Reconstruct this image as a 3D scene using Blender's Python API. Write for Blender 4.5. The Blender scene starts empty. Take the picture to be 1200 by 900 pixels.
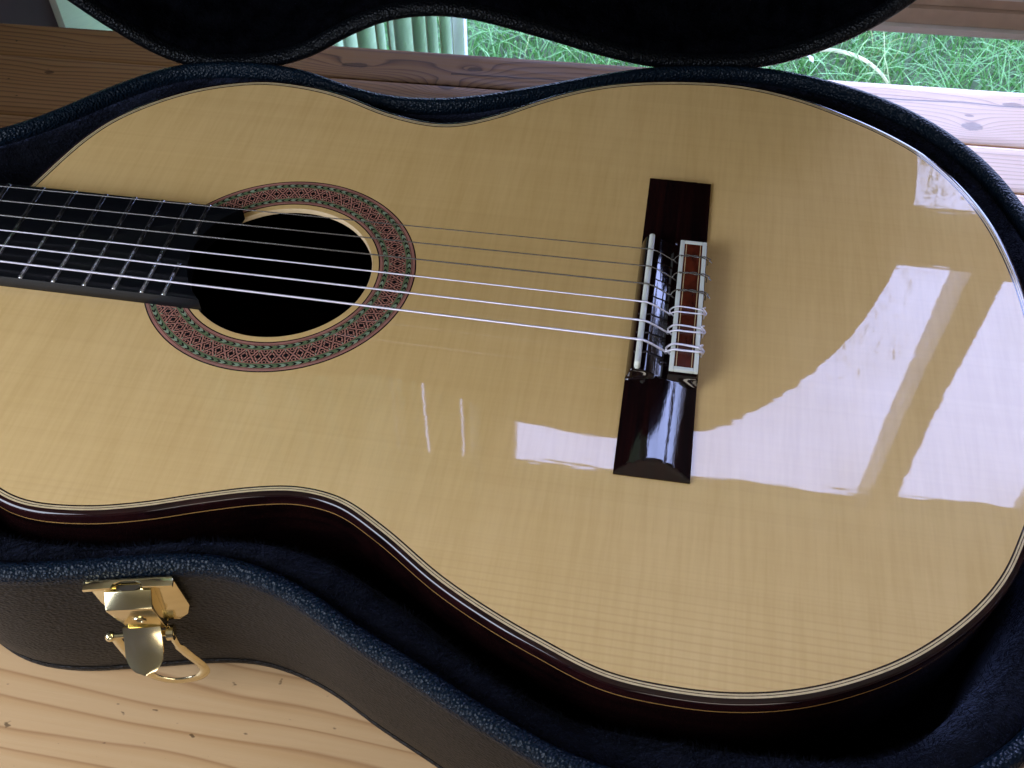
import bpy, bmesh, math, random
from mathutils import Vector, Matrix
S = 0.001            # everything below is written in millimetres
random.seed(7)
sc = bpy.context.scene
col = sc.collection

# ------------------------------------------------------------------ camera
cam_d = bpy.data.cameras.new('camera'); cam = bpy.data.objects.new('camera', cam_d); col.objects.link(cam)
RX = (0.9869239840561953, 0.16108686597308997, -0.005663153327042009)
RY = (0.120305975764171, -0.759546188897061, -0.6392308339928675)
RZ = (-0.10727311820800467, 0.6301909302288903, -0.7689940634146795)
m = Matrix(((RX[0], -RY[0], -RZ[0], -2.080867580795249*S),
            (RX[1], -RY[1], -RZ[1], -351.7248944115687*S),
            (RX[2], -RY[2], -RZ[2], 364.2953896824377*S), (0, 0, 0, 1)))
cam.matrix_world = m
cam_d.sensor_width = 36; cam_d.lens = 1271.6550216495334/1200*36
cam_d.clip_start = 0.01; cam_d.clip_end = 400
cam_d.dof.use_dof = True; cam_d.dof.focus_distance = 0.53; cam_d.dof.aperture_fstop = 70
sc.camera = cam

# ------------------------------------------------------------------ sky, lamps, exposure
SKY = 15.0
w = bpy.data.worlds.new('World'); sc.world = w; w.use_nodes = True
nt = w.node_tree; bg = nt.nodes['Background']
tc = nt.nodes.new('ShaderNodeTexCoord'); nz = nt.nodes.new('ShaderNodeTexNoise'); cr = nt.nodes.new('ShaderNodeValToRGB')
nz.inputs['Scale'].default_value = 3.4; nz.inputs['Detail'].default_value = 3; nz.inputs['Roughness'].default_value = .5
cr.color_ramp.elements[0].position = .36; cr.color_ramp.elements[0].color = (.36, .42, .78, 1)
cr.color_ramp.elements[1].position = .6; cr.color_ramp.elements[1].color = (.62, .72, 1.40, 1)
nt.links.new(tc.outputs['Generated'], nz.inputs['Vector']); nt.links.new(nz.outputs['Fac'], cr.inputs['Fac'])
nt.links.new(cr.outputs['Color'], bg.inputs['Color']); bg.inputs['Strength'].default_value = SKY
sc.view_settings.view_transform = 'Standard'; sc.view_settings.look = 'None'
sc.view_settings.exposure = 0.0; sc.view_settings.gamma = 1.0
cy = sc.cycles
cy.max_bounces = 8; cy.diffuse_bounces = 4; cy.glossy_bounces = 4; cy.transparent_max_bounces = 12
cy.caustics_reflective = False; cy.caustics_refractive = False
try: cy.sample_clamp_indirect = 6.0
except Exception: pass

def area_lamp(name, loc, target, sx, sy, power, color):
    d = bpy.data.lights.new(name, 'AREA'); d.shape = 'RECTANGLE'; d.size = sx; d.size_y = sy
    d.energy = power; d.color = color
    o = bpy.data.objects.new(name, d); col.objects.link(o); o.location = loc
    o.rotation_euler = (Vector(target)-Vector(loc)).to_track_quat('-Z', 'Y').to_euler()
    return o
# the daylight of the second window, in the room's left wall behind the photographer
area_lamp('side_window_light', (-0.70, -0.58, 0.39), (-.05, -.08, 0), 0.6, 0.45, 9.0, (.92, 1.03, 1.25))
# added fill lamp behind the photographer, bouncing light off the white ceiling
area_lamp('ceiling_fill', (0.35, -1.5, 0.35), (0.1, -0.6, 1.74), 0.8, 0.8, 12, (1.0, .93, .80))

# ------------------------------------------------------------------ helpers
class MB:
    def __init__(s): s.v = []; s.f = []; s.mi = []; s.uv = None
    def add(s, vs, fs, mi=0):
        b = len(s.v); s.v += [tuple(q) for q in vs]; s.f += [tuple(b+i for i in f) for f in fs]; s.mi += [mi]*len(fs)
    def box(s, x0, x1, y0, y1, z0, z1, mi=0, fn=None):
        vs = [(x, y, z) for x in (x0, x1) for y in (y0, y1) for z in (z0, z1)]
        if fn: vs = [fn(*q) for q in vs]
        s.add(vs, [(0,1,3,2),(4,6,7,5),(0,4,5,1),(2,3,7,6),(0,2,6,4),(1,5,7,3)], mi)
    def loft(s, rings, closed=True, mi=0):
        n = len(rings[0]); vs = [q for r in rings for q in r]; fs = []
        for k in range(len(rings)-1):
            for i in range(n if closed else n-1):
                j = (i+1) % n
                fs.append((k*n+i, k*n+j, (k+1)*n+j, (k+1)*n+i))
        s.add(vs, fs, mi)
    def tube(s, pts, r, n=8, mi=0, caps=True):
        pts = [Vector(q) for q in pts]; rings = []
        t0 = (pts[1]-pts[0]).normalized()
        up = Vector((0,0,1)) if abs(t0.z) < .9 else Vector((1,0,0))
        a = t0.cross(up).normalized()
        for i, q in enumerate(pts):
            t = (pts[min(i+1, len(pts)-1)]-pts[max(i-1, 0)]).normalized()
            a = (a - t*a.dot(t)).normalized(); b = t.cross(a)
            rr = r[i] if isinstance(r, (list, tuple)) else r
            rings.append([q+(a*math.cos(2*math.pi*k/n)+b*math.sin(2*math.pi*k/n))*rr for k in range(n)])
        s.loft(rings, True, mi)
        if caps:
            b0 = len(s.v)-n*len(pts); s.f.append(tuple(b0+k for k in range(n))[::-1]); s.f.append(tuple(len(s.v)-n+k for k in range(n))); s.mi += [mi, mi]
    def prism(s, poly, fn, mi=0):
        """poly of 2-D points, fn(p, side) -> 3-D"""
        n = len(poly); vs = [fn(q, 0) for q in poly]+[fn(q, 1) for q in poly]
        fs = [tuple(range(n)), tuple(range(2*n-1, n-1, -1))]+[(i, (i+1)%n, n+(i+1)%n, n+i)[::-1] for i in range(n)]
        s.add(vs, fs, mi)
    def ball(s, c, r, mi=0, n=10):
        rings = []
        for i in range(1, n):
            th = math.pi*i/n
            rings.append([(c[0]+r*math.sin(th)*math.cos(2*math.pi*k/n), c[1]+r*math.sin(th)*math.sin(2*math.pi*k/n), c[2]+r*math.cos(th)) for k in range(n)])
        b = len(s.v); s.loft(rings, True, mi); s.f.append(tuple(b+k for k in range(n))[::-1]); s.f.append(tuple(len(s.v)-n+k for k in range(n))); s.mi += [mi, mi]

def wloc(o):
    v = Vector((0,0,0))
    while o is not None: v += o.location; o = o.parent
    return v
def build(name, mb, mats, parent=None, smooth=None, loc=None, recalc=True, bevel=None):
    me = bpy.data.meshes.new(name)
    base = Vector(loc)*S if loc is not None else Vector((0,0,0))
    if parent is not None: base = wloc(parent)
    me.from_pydata([Vector(q)*S-base for q in mb.v], [], mb.f)
    if not isinstance(mats, (list, tuple)): mats = [mats]
    for mt in mats: me.materials.append(mt)
    me.polygons.foreach_set('material_index', mb.mi)
    if recalc or bevel:
        b = bmesh.new(); b.from_mesh(me)
        if bevel: bmesh.ops.remove_doubles(b, verts=b.verts, dist=1e-6)
        bmesh.ops.recalc_face_normals(b, faces=b.faces)
        if bevel:
            ed = [e for e in b.edges if len(e.link_faces) == 2 and e.calc_face_angle() > .5]
            bmesh.ops.bevel(b, geom=ed, offset=bevel*S, segments=2, profile=.6, affect='EDGES')
        b.to_mesh(me); b.free()
    if smooth:
        me.polygons.foreach_set('use_smooth', [True]*len(me.polygons))
        try: me.set_sharp_from_angle(angle=math.radians(smooth))
        except Exception: pass
    o = bpy.data.objects.new(name, me); col.objects.link(o)
    if parent is not None: o.parent = parent
    elif loc is not None: o.location = base
    return o
def thing(name, label, cat, loc=(0,0,0), group=None):
    o = bpy.data.objects.new(name, None); col.objects.link(o); o.location = Vector(loc)*S
    o.empty_display_size = .05
    o['label'] = label; o['category'] = cat
    if group: o['group'] = group
    return o
def catmull(pts, closed, step):
    P = [Vector(q) for q in pts]; n = len(P); out = []
    for i in range(n if closed else n-1):
        g = lambda k: P[k % n] if closed else P[max(0, min(n-1, k))]
        p0, p1, p2, p3 = g(i-1), g(i), g(i+1), g(i+2)
        if not closed:
            if i == 0: p0 = p1*2-p2
            if i == n-2: p3 = p2*2-p1
        def tj(a, b): return max((b-a).length, 1e-6)**.5
        t0 = 0; t1 = t0+tj(p0, p1); t2 = t1+tj(p1, p2); t3 = t2+tj(p2, p3)
        k = max(1, int((p2-p1).length/step))
        for s in range(k):
            t = t1+(t2-t1)*s/k
            A1 = p0*((t1-t)/(t1-t0))+p1*((t-t0)/(t1-t0)); A2 = p1*((t2-t)/(t2-t1))+p2*((t-t1)/(t2-t1)); A3 = p2*((t3-t)/(t3-t2))+p3*((t-t2)/(t3-t2))
            B1 = A1*((t2-t)/(t2-t0))+A2*((t-t0)/(t2-t0)); B2 = A2*((t3-t)/(t3-t1))+A3*((t-t1)/(t3-t1))
            out.append(B1*((t2-t)/(t2-t1))+B2*((t-t1)/(t2-t1)))
    if not closed: out.append(P[-1])
    return out
def closed_curve(pts, n, smooth=2):
    d = catmull([(x, y, 0) for x, y in pts], True, 2.0)
    L = [0]
    for i in range(len(d)): L.append(L[-1]+(d[(i+1) % len(d)]-d[i]).length)
    out = []; j = 0
    for k in range(n):
        t = L[-1]*k/n
        while L[j+1] < t: j += 1
        f = (t-L[j])/max(1e-9, L[j+1]-L[j]); out.append(d[j].lerp(d[(j+1) % len(d)], f))
    for _ in range(smooth):
        out = [(out[i-1]+out[i]*2+out[(i+1) % n])/4 for i in range(n)]
    return out
def normals_in(o, sm=3):
    n = len(o); area = sum(o[i].x*o[(i+1)%n].y-o[(i+1)%n].x*o[i].y for i in range(n))
    sgn = 1 if area > 0 else -1
    r = []
    for i in range(n):
        t = (o[(i+1)%n]-o[i-1]).normalized(); r.append(Vector((-t.y, t.x, 0))*sgn)
    for _ in range(sm): r = [(r[i-1]+r[i]*2+r[(i+1)%n]).normalized() for i in range(n)]
    return r

# ------------------------------------------------------------------ materials
def mat(name): 
    m_ = bpy.data.materials.new(name); m_.use_nodes = True
    return m_, m_.node_tree, m_.node_tree.nodes['Principled BSDF']
def N(nt_, t, **k):
    n = nt_.nodes.new('ShaderNode'+t)
    for a, v in k.items():
        if a in n.inputs.keys(): n.inputs[a].default_value = v
        else: setattr(n, a, v)
    return n
def L(nt_, a, b): nt_.links.new(a, b)
def ramp(nt_, fac, stops):
    r = nt_.nodes.new('ShaderNodeValToRGB'); e = r.color_ramp.elements
    while len(e) < len(stops): e.new(.5)
    for el, (p_, c) in zip(e, stops): el.position = p_; el.color = (*c, 1) if len(c) == 3 else c
    L(nt_, fac, r.inputs['Fac']); return r.outputs['Color']
def mth(nt_, op, a, b=None):
    n = nt_.nodes.new('ShaderNodeMath'); n.operation = op
    for i, v in enumerate((a, b)):
        if v is None: continue
        if isinstance(v, (int, float)): n.inputs[i].default_value = v
        else: L(nt_, v, n.inputs[i])
    return n.outputs[0]
def coords(nt_, scale=(1,1,1), rot=0, loc=(0,0,0)):
    t = N(nt_, 'TexCoord'); mp = N(nt_, 'Mapping'); mp.inputs['Scale'].default_value = scale; mp.inputs['Rotation'].default_value = (0,0,rot); mp.inputs['Location'].default_value = loc
    L(nt_, t.outputs['Object'], mp.inputs['Vector']); return mp.outputs['Vector']
def noise(nt_, vec, scale, detail=3, rough=.5, dist=0.0):
    n = N(nt_, 'TexNoise', Scale=scale, Detail=detail, Roughness=rough, Distortion=dist); L(nt_, vec, n.inputs['Vector']); return n.outputs['Fac']
def bump(nt_, bs, h, strength, dist=.001, prev=None):
    b = N(nt_, 'Bump', Strength=strength, Distance=dist); L(nt_, h, b.inputs['Height'])
    if prev is not None: L(nt_, prev, b.inputs['Normal'])
    if bs is not None: L(nt_, b.outputs['Normal'], bs.inputs['Normal'])
    return b.outputs['Normal']
def mix(nt_, f, a, b, mode='MIX'):
    n = nt_.nodes.new('ShaderNodeMix'); n.data_type = 'RGBA'; n.blend_type = mode
    for s, v in (('Factor', f), ('A', a), ('B', b)):
        k = {'Factor': 0, 'A': 6, 'B': 7}[s]
        if isinstance(v, (int, float)): n.inputs[k].default_value = v
        elif isinstance(v, tuple): n.inputs[k].default_value = (*v, 1) if len(v) == 3 else v
        else: L(nt_, v, n.inputs[k])
    return n.outputs[2]
def simple(name, c, rough=.5, metal=0, var=.12, scale=60, bmp=0, spec=None, **kw):
    m_, t, b = mat(name); b.inputs['Roughness'].default_value = rough; b.inputs['Metallic'].default_value = metal
    v = coords(t); n = noise(t, v, scale, 4)
    L(t, ramp(t, n, [(.3, tuple(x*(1-var) for x in c)), (.7, tuple(min(1, x*(1+var)) for x in c))]), b.inputs['Base Color'])
    if bmp: bump(t, b, n, bmp, .0005)
    for k, val in kw.items(): b.inputs[k].default_value = val
    return m_

def wave_bump(t, b, prev=None):
    # the very slight unevenness of a thin polished wooden plate
    v = coords(t, (1, 1, 1)); v2 = coords(t, (5, 60, 1))
    n1 = noise(t, v, 9, 1, .4); nrm = bump(t, None, n1, .25, .0010, prev)
    n2 = noise(t, coords(t, (30, 140, 1)), 1, 2, .5); return bump(t, b, n2, .10, .00022, nrm)

def spruce(name, gloss=True):
    m_, t, b = mat(name)
    v = coords(t)
    warp = noise(t, coords(t, (1.2, 6, 1)), 1.0, 2)
    sx = N(t, 'SeparateXYZ'); L(t, v, sx.inputs[0])
    yy = mth(t, 'ADD', sx.outputs['Y'], mth(t, 'MULTIPLY', warp, .012))
    # annual lines run the length of the top, wider towards the rims
    cx = N(t, 'CombineXYZ'); L(t, mth(t, 'MULTIPLY', sx.outputs['X'], 1.3), cx.inputs[0]); L(t, mth(t, 'MULTIPLY', yy, 520), cx.inputs[1])
    g = noise(t, cx.outputs[0], 1.0, 2, .6)
    cx2 = N(t, 'CombineXYZ'); L(t, mth(t, 'MULTIPLY', sx.outputs['X'], 4), cx2.inputs[0]); L(t, mth(t, 'MULTIPLY', yy, 150), cx2.inputs[1])
    g2 = noise(t, cx2.outputs[0], 1.0, 3, .5)
    silk = noise(t, coords(t, (420, 26, 1), .05), 1.0, 3, .6)
    silk2 = noise(t, coords(t, (90, 9, 1), -.1), 1.0, 2, .5)
    big = noise(t, v, 7, 2)
    c = ramp(t, g, [(.30, (0.5, 0.325, 0.125)), (.5, (0.59, 0.39, 0.155)), (.75, (0.63, 0.425, 0.178))])
    c = mix(t, .5, c, ramp(t, g2, [(.3, (0.51, 0.325, 0.125)), (.65, (0.64, 0.43, 0.185))]))
    c = mix(t, .40, c, ramp(t, silk, [(.32, (0.49, 0.32, 0.12)), (.6, (0.67, 0.46, 0.205))]))
    c = mix(t, .35, c, ramp(t, silk2, [(.3, (0.53, 0.345, 0.13)), (.7, (0.65, 0.44, 0.19))]))
    c = mix(t, .25, c, ramp(t, big, [(.35, (0.58, 0.37, 0.13)), (.65, (0.64, 0.44, 0.2))]))
    # a few distinct growth lines near the near rim
    wv = N(t, 'TexWave', Scale=1, Distortion=1.6, Detail=2); wv.bands_direction = 'Y'; wv.wave_profile = 'SIN'
    cx3 = N(t, 'CombineXYZ'); L(t, mth(t, 'MULTIPLY', sx.outputs['X'], 2), cx3.inputs[0]); L(t, mth(t, 'MULTIPLY', yy, 95), cx3.inputs[1]); L(t, cx3.outputs[0], wv.inputs['Vector'])
    lines = mth(t, 'POWER', wv.outputs['Fac'], 6.0)
    m1 = N(t, 'MapRange'); m1.inputs[1].default_value = -.125; m1.inputs[2].default_value = -.165; L(t, sx.outputs['Y'], m1.inputs[0])
    f = mth(t, 'MULTIPLY', mth(t, 'MULTIPLY', lines, m1.outputs[0]), .30)
    c = mix(t, f, c, (.42, .24, .10))
    L(t, c, b.inputs['Base Color'])
    b.inputs['Roughness'].default_value = .5 if not gloss else .022
    b.inputs['IOR'].default_value = 1.43
    if gloss: wave_bump(t, b)
    return m_
M = {}
M['spruce'] = spruce('polished_spruce')
M['raw_spruce'] = simple('bare_spruce_edge', (.62, .45, .25), .6)
M['line_dark'] = simple('dark_purfling', (.022, .012, .010), .08)
M['line_pale'] = simple('pale_purfling', (.52, .40, .22), .08, scale=300)
M['line_gold'] = simple('gold_purfling', (.30, .17, .055), .2)
def rosewood(name, a, b_, rough, sc_=(6, 160, 160)):
    m_, t, b = mat(name); n = noise(t, coords(t, sc_), 1, 4, .6, .4)
    L(t, ramp(t, n, [(.3, a), (.5, tuple((x+y)/2 for x, y in zip(a, b_))), (.72, b_)]), b.inputs['Base Color']); b.inputs['Roughness'].default_value = rough
    return m_
M['rosewood'] = rosewood('rosewood_side', (.003, .0015, .002), (.020, .005, .005), .07)
M['side_shaded_wood'] = rosewood('shaded_rosewood_side', (.0015, .0008, .001), (.009, .0025, .0025), .07)  # rosewood copy darkened for the shade between body and plush
M['bridge'] = rosewood('bridge_rosewood', (.002, .0015, .002), (.014, .0035, .003), .06, (300, 14, 14))
b_ = M['bridge'].node_tree
_h = noise(b_, coords(b_, (500, 60, 60)), 1, 3, .6); bump(b_, b_.nodes['Principled BSDF'], _h, .25, .0002)
M['tie_wood'] = rosewood('red_inlay_wood', (.022, .005, .003), (.11, .020, .008), .15, (160, 60, 60))
M['ebony'] = simple('ebony', (.0025, .003, .0045), .30, scale=300)
M['ebony'].node_tree.nodes['Principled BSDF'].inputs['Specular IOR Level'].default_value = .3
M['bone'] = simple('bone', (.60, .62, .56), .25, var=.05)
M['nickel'] = simple('fret_metal', (.55, .56, .60), .22, 1, var=.06)
M['nylon'] = simple('clear_nylon', (.20, .18, .16), .18, 0, var=.03)
M['nylon'].node_tree.nodes['Principled BSDF'].inputs['Transmission Weight'].default_value = .6
def wound():
    m_, t, b = mat('silver_wound_string'); b.inputs['Metallic'].default_value = .75; b.inputs['Roughness'].default_value = .38
    b.inputs['Base Color'].default_value = (.74, .70, .78, 1)
    wv = N(t, 'TexWave', Scale=1.0); wv.bands_direction = 'X'; L(t, coords(t, (700, 1, 1)), wv.inputs['Vector'])
    bump(t, b, wv.outputs['Fac'], .5, .0002); return m_
M['wound'] = wound()
M['ros_black'] = simple('rosette_black', (.010, .007, .008), .12)
M['ros_red'] = simple('rosette_salmon', (.37, .165, .12), .12)
M['ros_brown'] = simple('rosette_brown', (.30, .135, .105), .12, var=.2)
M['ros_green'] = simple('rosette_green', (.105, .145, .070), .12)
M['ros_pale'] = simple('rosette_grey_green', (.20, .26, .17), .12)
def vinyl(name='pebbled_black_vinyl', sp=.13, col_=(.0022, .0065, .013)):
    m_, t, b = mat(name)
    vo = N(t, 'TexVoronoi', Scale=760.0); L(t, coords(t), vo.inputs['Vector'])
    n = noise(t, coords(t), 260, 3)
    h = mth(t, 'ADD', vo.outputs['Distance'], mth(t, 'MULTIPLY', n, .8))
    bump(t, b, h, .75, .0009); b.inputs['Roughness'].default_value = .34; b.inputs['Specular IOR Level'].default_value = sp
    b.inputs['Base Color'].default_value = (*col_, 1); return m_
M['vinyl'] = vinyl(); M['vinyl_lid'] = vinyl('shaded_lid_piping_vinyl', .10, (.0015, .002, .003))  # lid copy of the vinyl, shade put into its darker colour
def leather():
    m_, t, b = mat('brown_leatherette')
    v = coords(t, (1, 1, 1.6)); vo = N(t, 'TexVoronoi', Scale=560.0); L(t, v, vo.inputs['Vector']); n = noise(t, v, 420, 4, .6); n2 = noise(t, v, 22, 3)
    bump(t, b, mth(t, 'ADD', vo.outputs['Distance'], n), .8, .0007); b.inputs['Roughness'].default_value = .5; b.inputs['Specular IOR Level'].default_value = .22
    c = ramp(t, n, [(.35, (.003, .0026, .0024)), (.65, (.0105, .0088, .008))]); L(t, mix(t, .3, c, ramp(t, n2, [(.3, (.004, .0034, .003)), (.7, (.011, .0092, .0082))])), b.inputs['Base Color']); return m_
M['leather'] = leather()
def plush(name, c, sheen=.10):
    m_, t, b = mat(name); n = noise(t, coords(t), 90, 5, .7); n2 = noise(t, coords(t), 700, 2)
    L(t, ramp(t, n, [(.35, tuple(x*.35 for x in c)), (.7, tuple(x*1.6 for x in c))]), b.inputs['Base Color'])
    b.inputs['Roughness'].default_value = .95; b.inputs['Specular IOR Level'].default_value = .1 if sheen else 0
    b.inputs['Sheen Weight'].default_value = sheen; b.inputs['Sheen Roughness'].default_value = .5; b.inputs['Sheen Tint'].default_value = (.35, .45, .9, 1)
    bump(t, b, mth(t, 'ADD', n, mth(t, 'MULTIPLY', n2, .3)), .8, .004); return m_
M['plush'] = plush('navy_black_plush', (.0024, .0026, .0044))
M['plush_lid'] = plush('shaded_lid_plush', (.0012, .0013, .002), 0.0)  # plush copy with a lowered colour, keeps the lid's inside in shade
M['brass'] = simple('polished_brass', (.78, .68, .42), .14, 1, var=.04, scale=120, bmp=.05)
M['hole_shade'] = simple('painted_hole_shade', (.03, .022, .012), .5)  # near-black colour painted for the shade inside small openings

def pine(name, light, mid, dark, freq, knots, crack=None, rough=.35, spec=.5, seedloc=(0,0,0), slope=.035, speck=.73, wander=.03):
    m_, t, b = mat(name); v = coords(t, loc=seedloc); v0 = coords(t)
    s = N(t, 'SeparateXYZ'); L(t, v0, s.inputs[0]); X = s.outputs['X']
    Y = mth(t, 'SUBTRACT', s.outputs['Y'], mth(t, 'MULTIPLY', X, slope))
    rnd = N(t, 'ObjectInfo').outputs['Random']
    wn = N(t, 'CombineXYZ'); L(t, mth(t, 'MULTIPLY', X, 2.2), wn.inputs[0]); L(t, mth(t, 'MULTIPLY', Y, 14), wn.inputs[1]); L(t, mth(t, 'MULTIPLY', rnd, 9), wn.inputs[2])
    n = noise(t, wn.outputs[0], 1.0, 3, .5)
    g = mth(t, 'ADD', mth(t, 'MULTIPLY', Y, freq), mth(t, 'MULTIPLY', n, freq*wander))
    core = None
    for kx, ky, sx_, sy_, amp, rad in knots:
        dx = mth(t, 'MULTIPLY', mth(t, 'SUBTRACT', X, kx*S), 1/(sx_*S)); dy = mth(t, 'MULTIPLY', mth(t, 'SUBTRACT', Y, (ky-slope*kx)*S), 1/(sy_*S))
        d2 = mth(t, 'ADD', mth(t, 'MULTIPLY', dx, dx), mth(t, 'MULTIPLY', dy, dy))
        e = mth(t, 'POWER', 2.718, mth(t, 'MULTIPLY', mth(t, 'SQRT', mth(t, 'ADD', d2, .02)), -1.3))
        g = mth(t, 'ADD', g, mth(t, 'MULTIPLY', e, amp))
        if rad:
            mr = N(t, 'MapRange'); mr.inputs[1].default_value = rad*1.15; mr.inputs[2].default_value = rad*.9
            L(t, mth(t, 'ADD', mth(t, 'SQRT', d2), mth(t, 'MULTIPLY', mth(t, 'SUBTRACT', noise(t, v0, 160, 2), .5), rad*1.1)), mr.inputs[0])
            core = mr.outputs[0] if core is None else mth(t, 'MAXIMUM', core, mr.outputs[0])
    saw = mth(t, 'FRACT', g)
    c = ramp(t, saw, [(0, light), (.5, light), (.80, mid), (.92, dark), (1, light)])
    fn = noise(t, coords(t, (12, 500, 1)), 1, 4, .6)
    c = mix(t, .2, c, ramp(t, fn, [(.3, mid), (.65, light)]))
    big = noise(t, coords(t, (3, 14, 1)), 1, 2)
    c = mix(t, mth(t, 'MULTIPLY', big, .5), c, mid)
    if core is not None: c = mix(t, mth(t, 'MULTIPLY', core, .62), c, tuple(x*.35 for x in dark))
    # grime and small dents
    dn = noise(t, coords(t, (130, 230, 60)), 1, 2); dm = N(t, 'MapRange'); dm.inputs[1].default_value = speck; dm.inputs[2].default_value = speck+.05; L(t, dn, dm.inputs[0])
    c = mix(t, mth(t, 'MULTIPLY', dm.outputs[0], .75), c, tuple(x*.2 for x in dark))
    if crack:
        y0, am, x0, x1 = crack
        wob = mth(t, 'MULTIPLY', mth(t, 'SUBTRACT', noise(t, coords(t, (14, 1, 1)), 1, 4), .5), .010)
        d = mth(t, 'ABSOLUTE', mth(t, 'ADD', mth(t, 'SUBTRACT', Y, y0*S), wob))
        cm = N(t, 'MapRange'); cm.inputs[1].default_value = am*S; cm.inputs[2].default_value = am*S*.3; L(t, d, cm.inputs[0])
        gx = mth(t, 'MULTIPLY', mth(t, 'GREATER_THAN', X, x0*S), mth(t, 'LESS_THAN', X, x1*S))
        c = mix(t, mth(t, 'MULTIPLY', mth(t, 'MULTIPLY', cm.outputs[0], gx), .8), c, tuple(x*.15 for x in dark))
    L(t, c, b.inputs['Base Color'])
    rr = ramp(t, fn, [(.3, (rough*.8,)*3), (.7, (rough*1.35,)*3)]); L(t, rr, b.inputs['Roughness']); b.inputs['Specular IOR Level'].default_value = spec
    bump(t, b, mth(t, 'ADD', saw, mth(t, 'MULTIPLY', fn, 1.5)), .18, .0003)
    return m_
orange = ((.125, .062, .020), (.070, .030, .009), (.008, .003, .0015))  # same pine with the shade of lid and wall put into its colour
M['pine_shaded'] = pine('pine_far_left_shaded', *orange, 190, [(-160, 303, 34, 20, 9, .16), (-144, 328, 20, 9, 3.0, .30), (-232, 320, 46, 13, 4.5, .22), (-434, 318, 60, 13, 2.2, 0), (-455, 276, 30, 16, 1.2, .12)], (325.5, 1.2, -160, 60), rough=.6, spec=.06)
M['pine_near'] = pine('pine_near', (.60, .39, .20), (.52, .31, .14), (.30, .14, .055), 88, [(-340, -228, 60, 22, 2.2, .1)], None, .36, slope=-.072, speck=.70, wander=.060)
M['pine_sheen'] = pine('pine_far_right_sheen', (.70, .47, .29), (.54, .32, .17), (.20, .09, .045), 210, [(212, 314, 22, 13, 4.5, .34), (211, 326, 10, 5, .6, .3), (243, 344, 24, 7, 2.4, .3)], (334.3, 1.3, 120, 520), .30, spec=.55)  # base colour lightened for the window's sheen on these planks
M['wall'] = simple('painted_wall', (.13, .12, .145), .8, var=.04, scale=25, bmp=.1)
M['ceiling'] = simple('ceiling_paint', (.72, .70, .66), .85, var=.03)
M['room_wall'] = simple('room_wall_paint', (.46, .42, .36), .85, var=.04)
M['floor'] = simple('wooden_floor', (.22, .13, .07), .5)
M['upvc'] = simple('white_frame', (.78, .79, .83), .35, var=.03)
M['rail'] = simple('beige_frame', (.58, .48, .40), .4, var=.06)
M['cream'] = simple('cream_frame', (.50, .47, .38), .45, var=.05)
def translucent(name, c, tr):
    m_, t, b = mat(name); out = t.nodes['Material Output']; t.nodes.remove(b)
    d = N(t, 'BsdfDiffuse'); s_ = N(t, 'BsdfTranslucent'); mx = N(t, 'MixShader'); mx.inputs[0].default_value = tr
    n = noise(t, coords(t, (40, 40, 400)), 1, 3); cc = ramp(t, n, [(.3, tuple(x*.92 for x in c)), (.7, c)])
    L(t, cc, d.inputs['Color']); L(t, cc, s_.inputs['Color']); L(t, d.outputs[0], mx.inputs[1]); L(t, s_.outputs[0], mx.inputs[2]); L(t, mx.outputs[0], out.inputs[0]); return m_
M['blind'] = translucent('blind_fabric', (.66, .78, .58), .50)
def glass():
    m_, t, b = mat('window_glass'); out = t.nodes['Material Output']; t.nodes.remove(b)
    tr = N(t, 'BsdfTransparent'); tr.inputs['Color'].default_value = (.96, .98, .97, 1); g = N(t, 'BsdfGlossy', Roughness=0.0); mx = N(t, 'MixShader')
    ge = N(t, 'NewGeometry'); dt = t.nodes.new('ShaderNodeVectorMath'); dt.operation = 'DOT_PRODUCT'; L(t, ge.outputs['Normal'], dt.inputs[0]); L(t, ge.outputs['Incoming'], dt.inputs[1])
    fr = mth(t, 'ADD', .04, mth(t, 'MULTIPLY', .96, mth(t, 'POWER', mth(t, 'SUBTRACT', 1.0, mth(t, 'ABSOLUTE', dt.outputs['Value'])), 5.0)))   # Schlick, the same from both sides
    L(t, fr, mx.inputs[0]); L(t, tr.outputs[0], mx.inputs[1]); L(t, g.outputs[0], mx.inputs[2]); L(t, mx.outputs[0], out.inputs[0]); return m_
M['glass'] = glass()
M['soil'] = simple('lawn_ground', (.030, .060, .018), .9, var=.4, scale=30)
def grassmat():
    m_, t, b = mat('grass_blades'); a = N(t, 'Attribute'); a.attribute_name = 'tone'; out = t.nodes['Material Output']; t.nodes.remove(b)
    c = ramp(t, a.outputs['Fac'], [(0, (.040, .135, .026)), (.5, (.085, .27, .050)), (.88, (.17, .40, .11)), (1, (.38, .42, .17))])
    d = N(t, 'BsdfPrincipled', Roughness=.45); s_ = N(t, 'BsdfTranslucent'); mx = N(t, 'MixShader'); mx.inputs[0].default_value = .3
    L(t, c, d.inputs['Base Color']); L(t, c, s_.inputs['Color']); L(t, d.outputs[0], mx.inputs[1]); L(t, s_.outputs[0], mx.inputs[2]); L(t, mx.outputs[0], out.inputs[0]); return m_
M['grass'] = grassmat()
M['leafpale'] = simple('dry_leaf', (.34, .36, .16), .5, var=.3, scale=25)
M['petal'] = simple('dead_petal', (.50, .45, .42), .6)
M['bark'] = simple('bark', (.10, .08, .06), .9, var=.4, scale=9, bmp=.5)
M['leaf'] = translucent('tree_leaves', (.085, .125, .045), .3)

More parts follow.
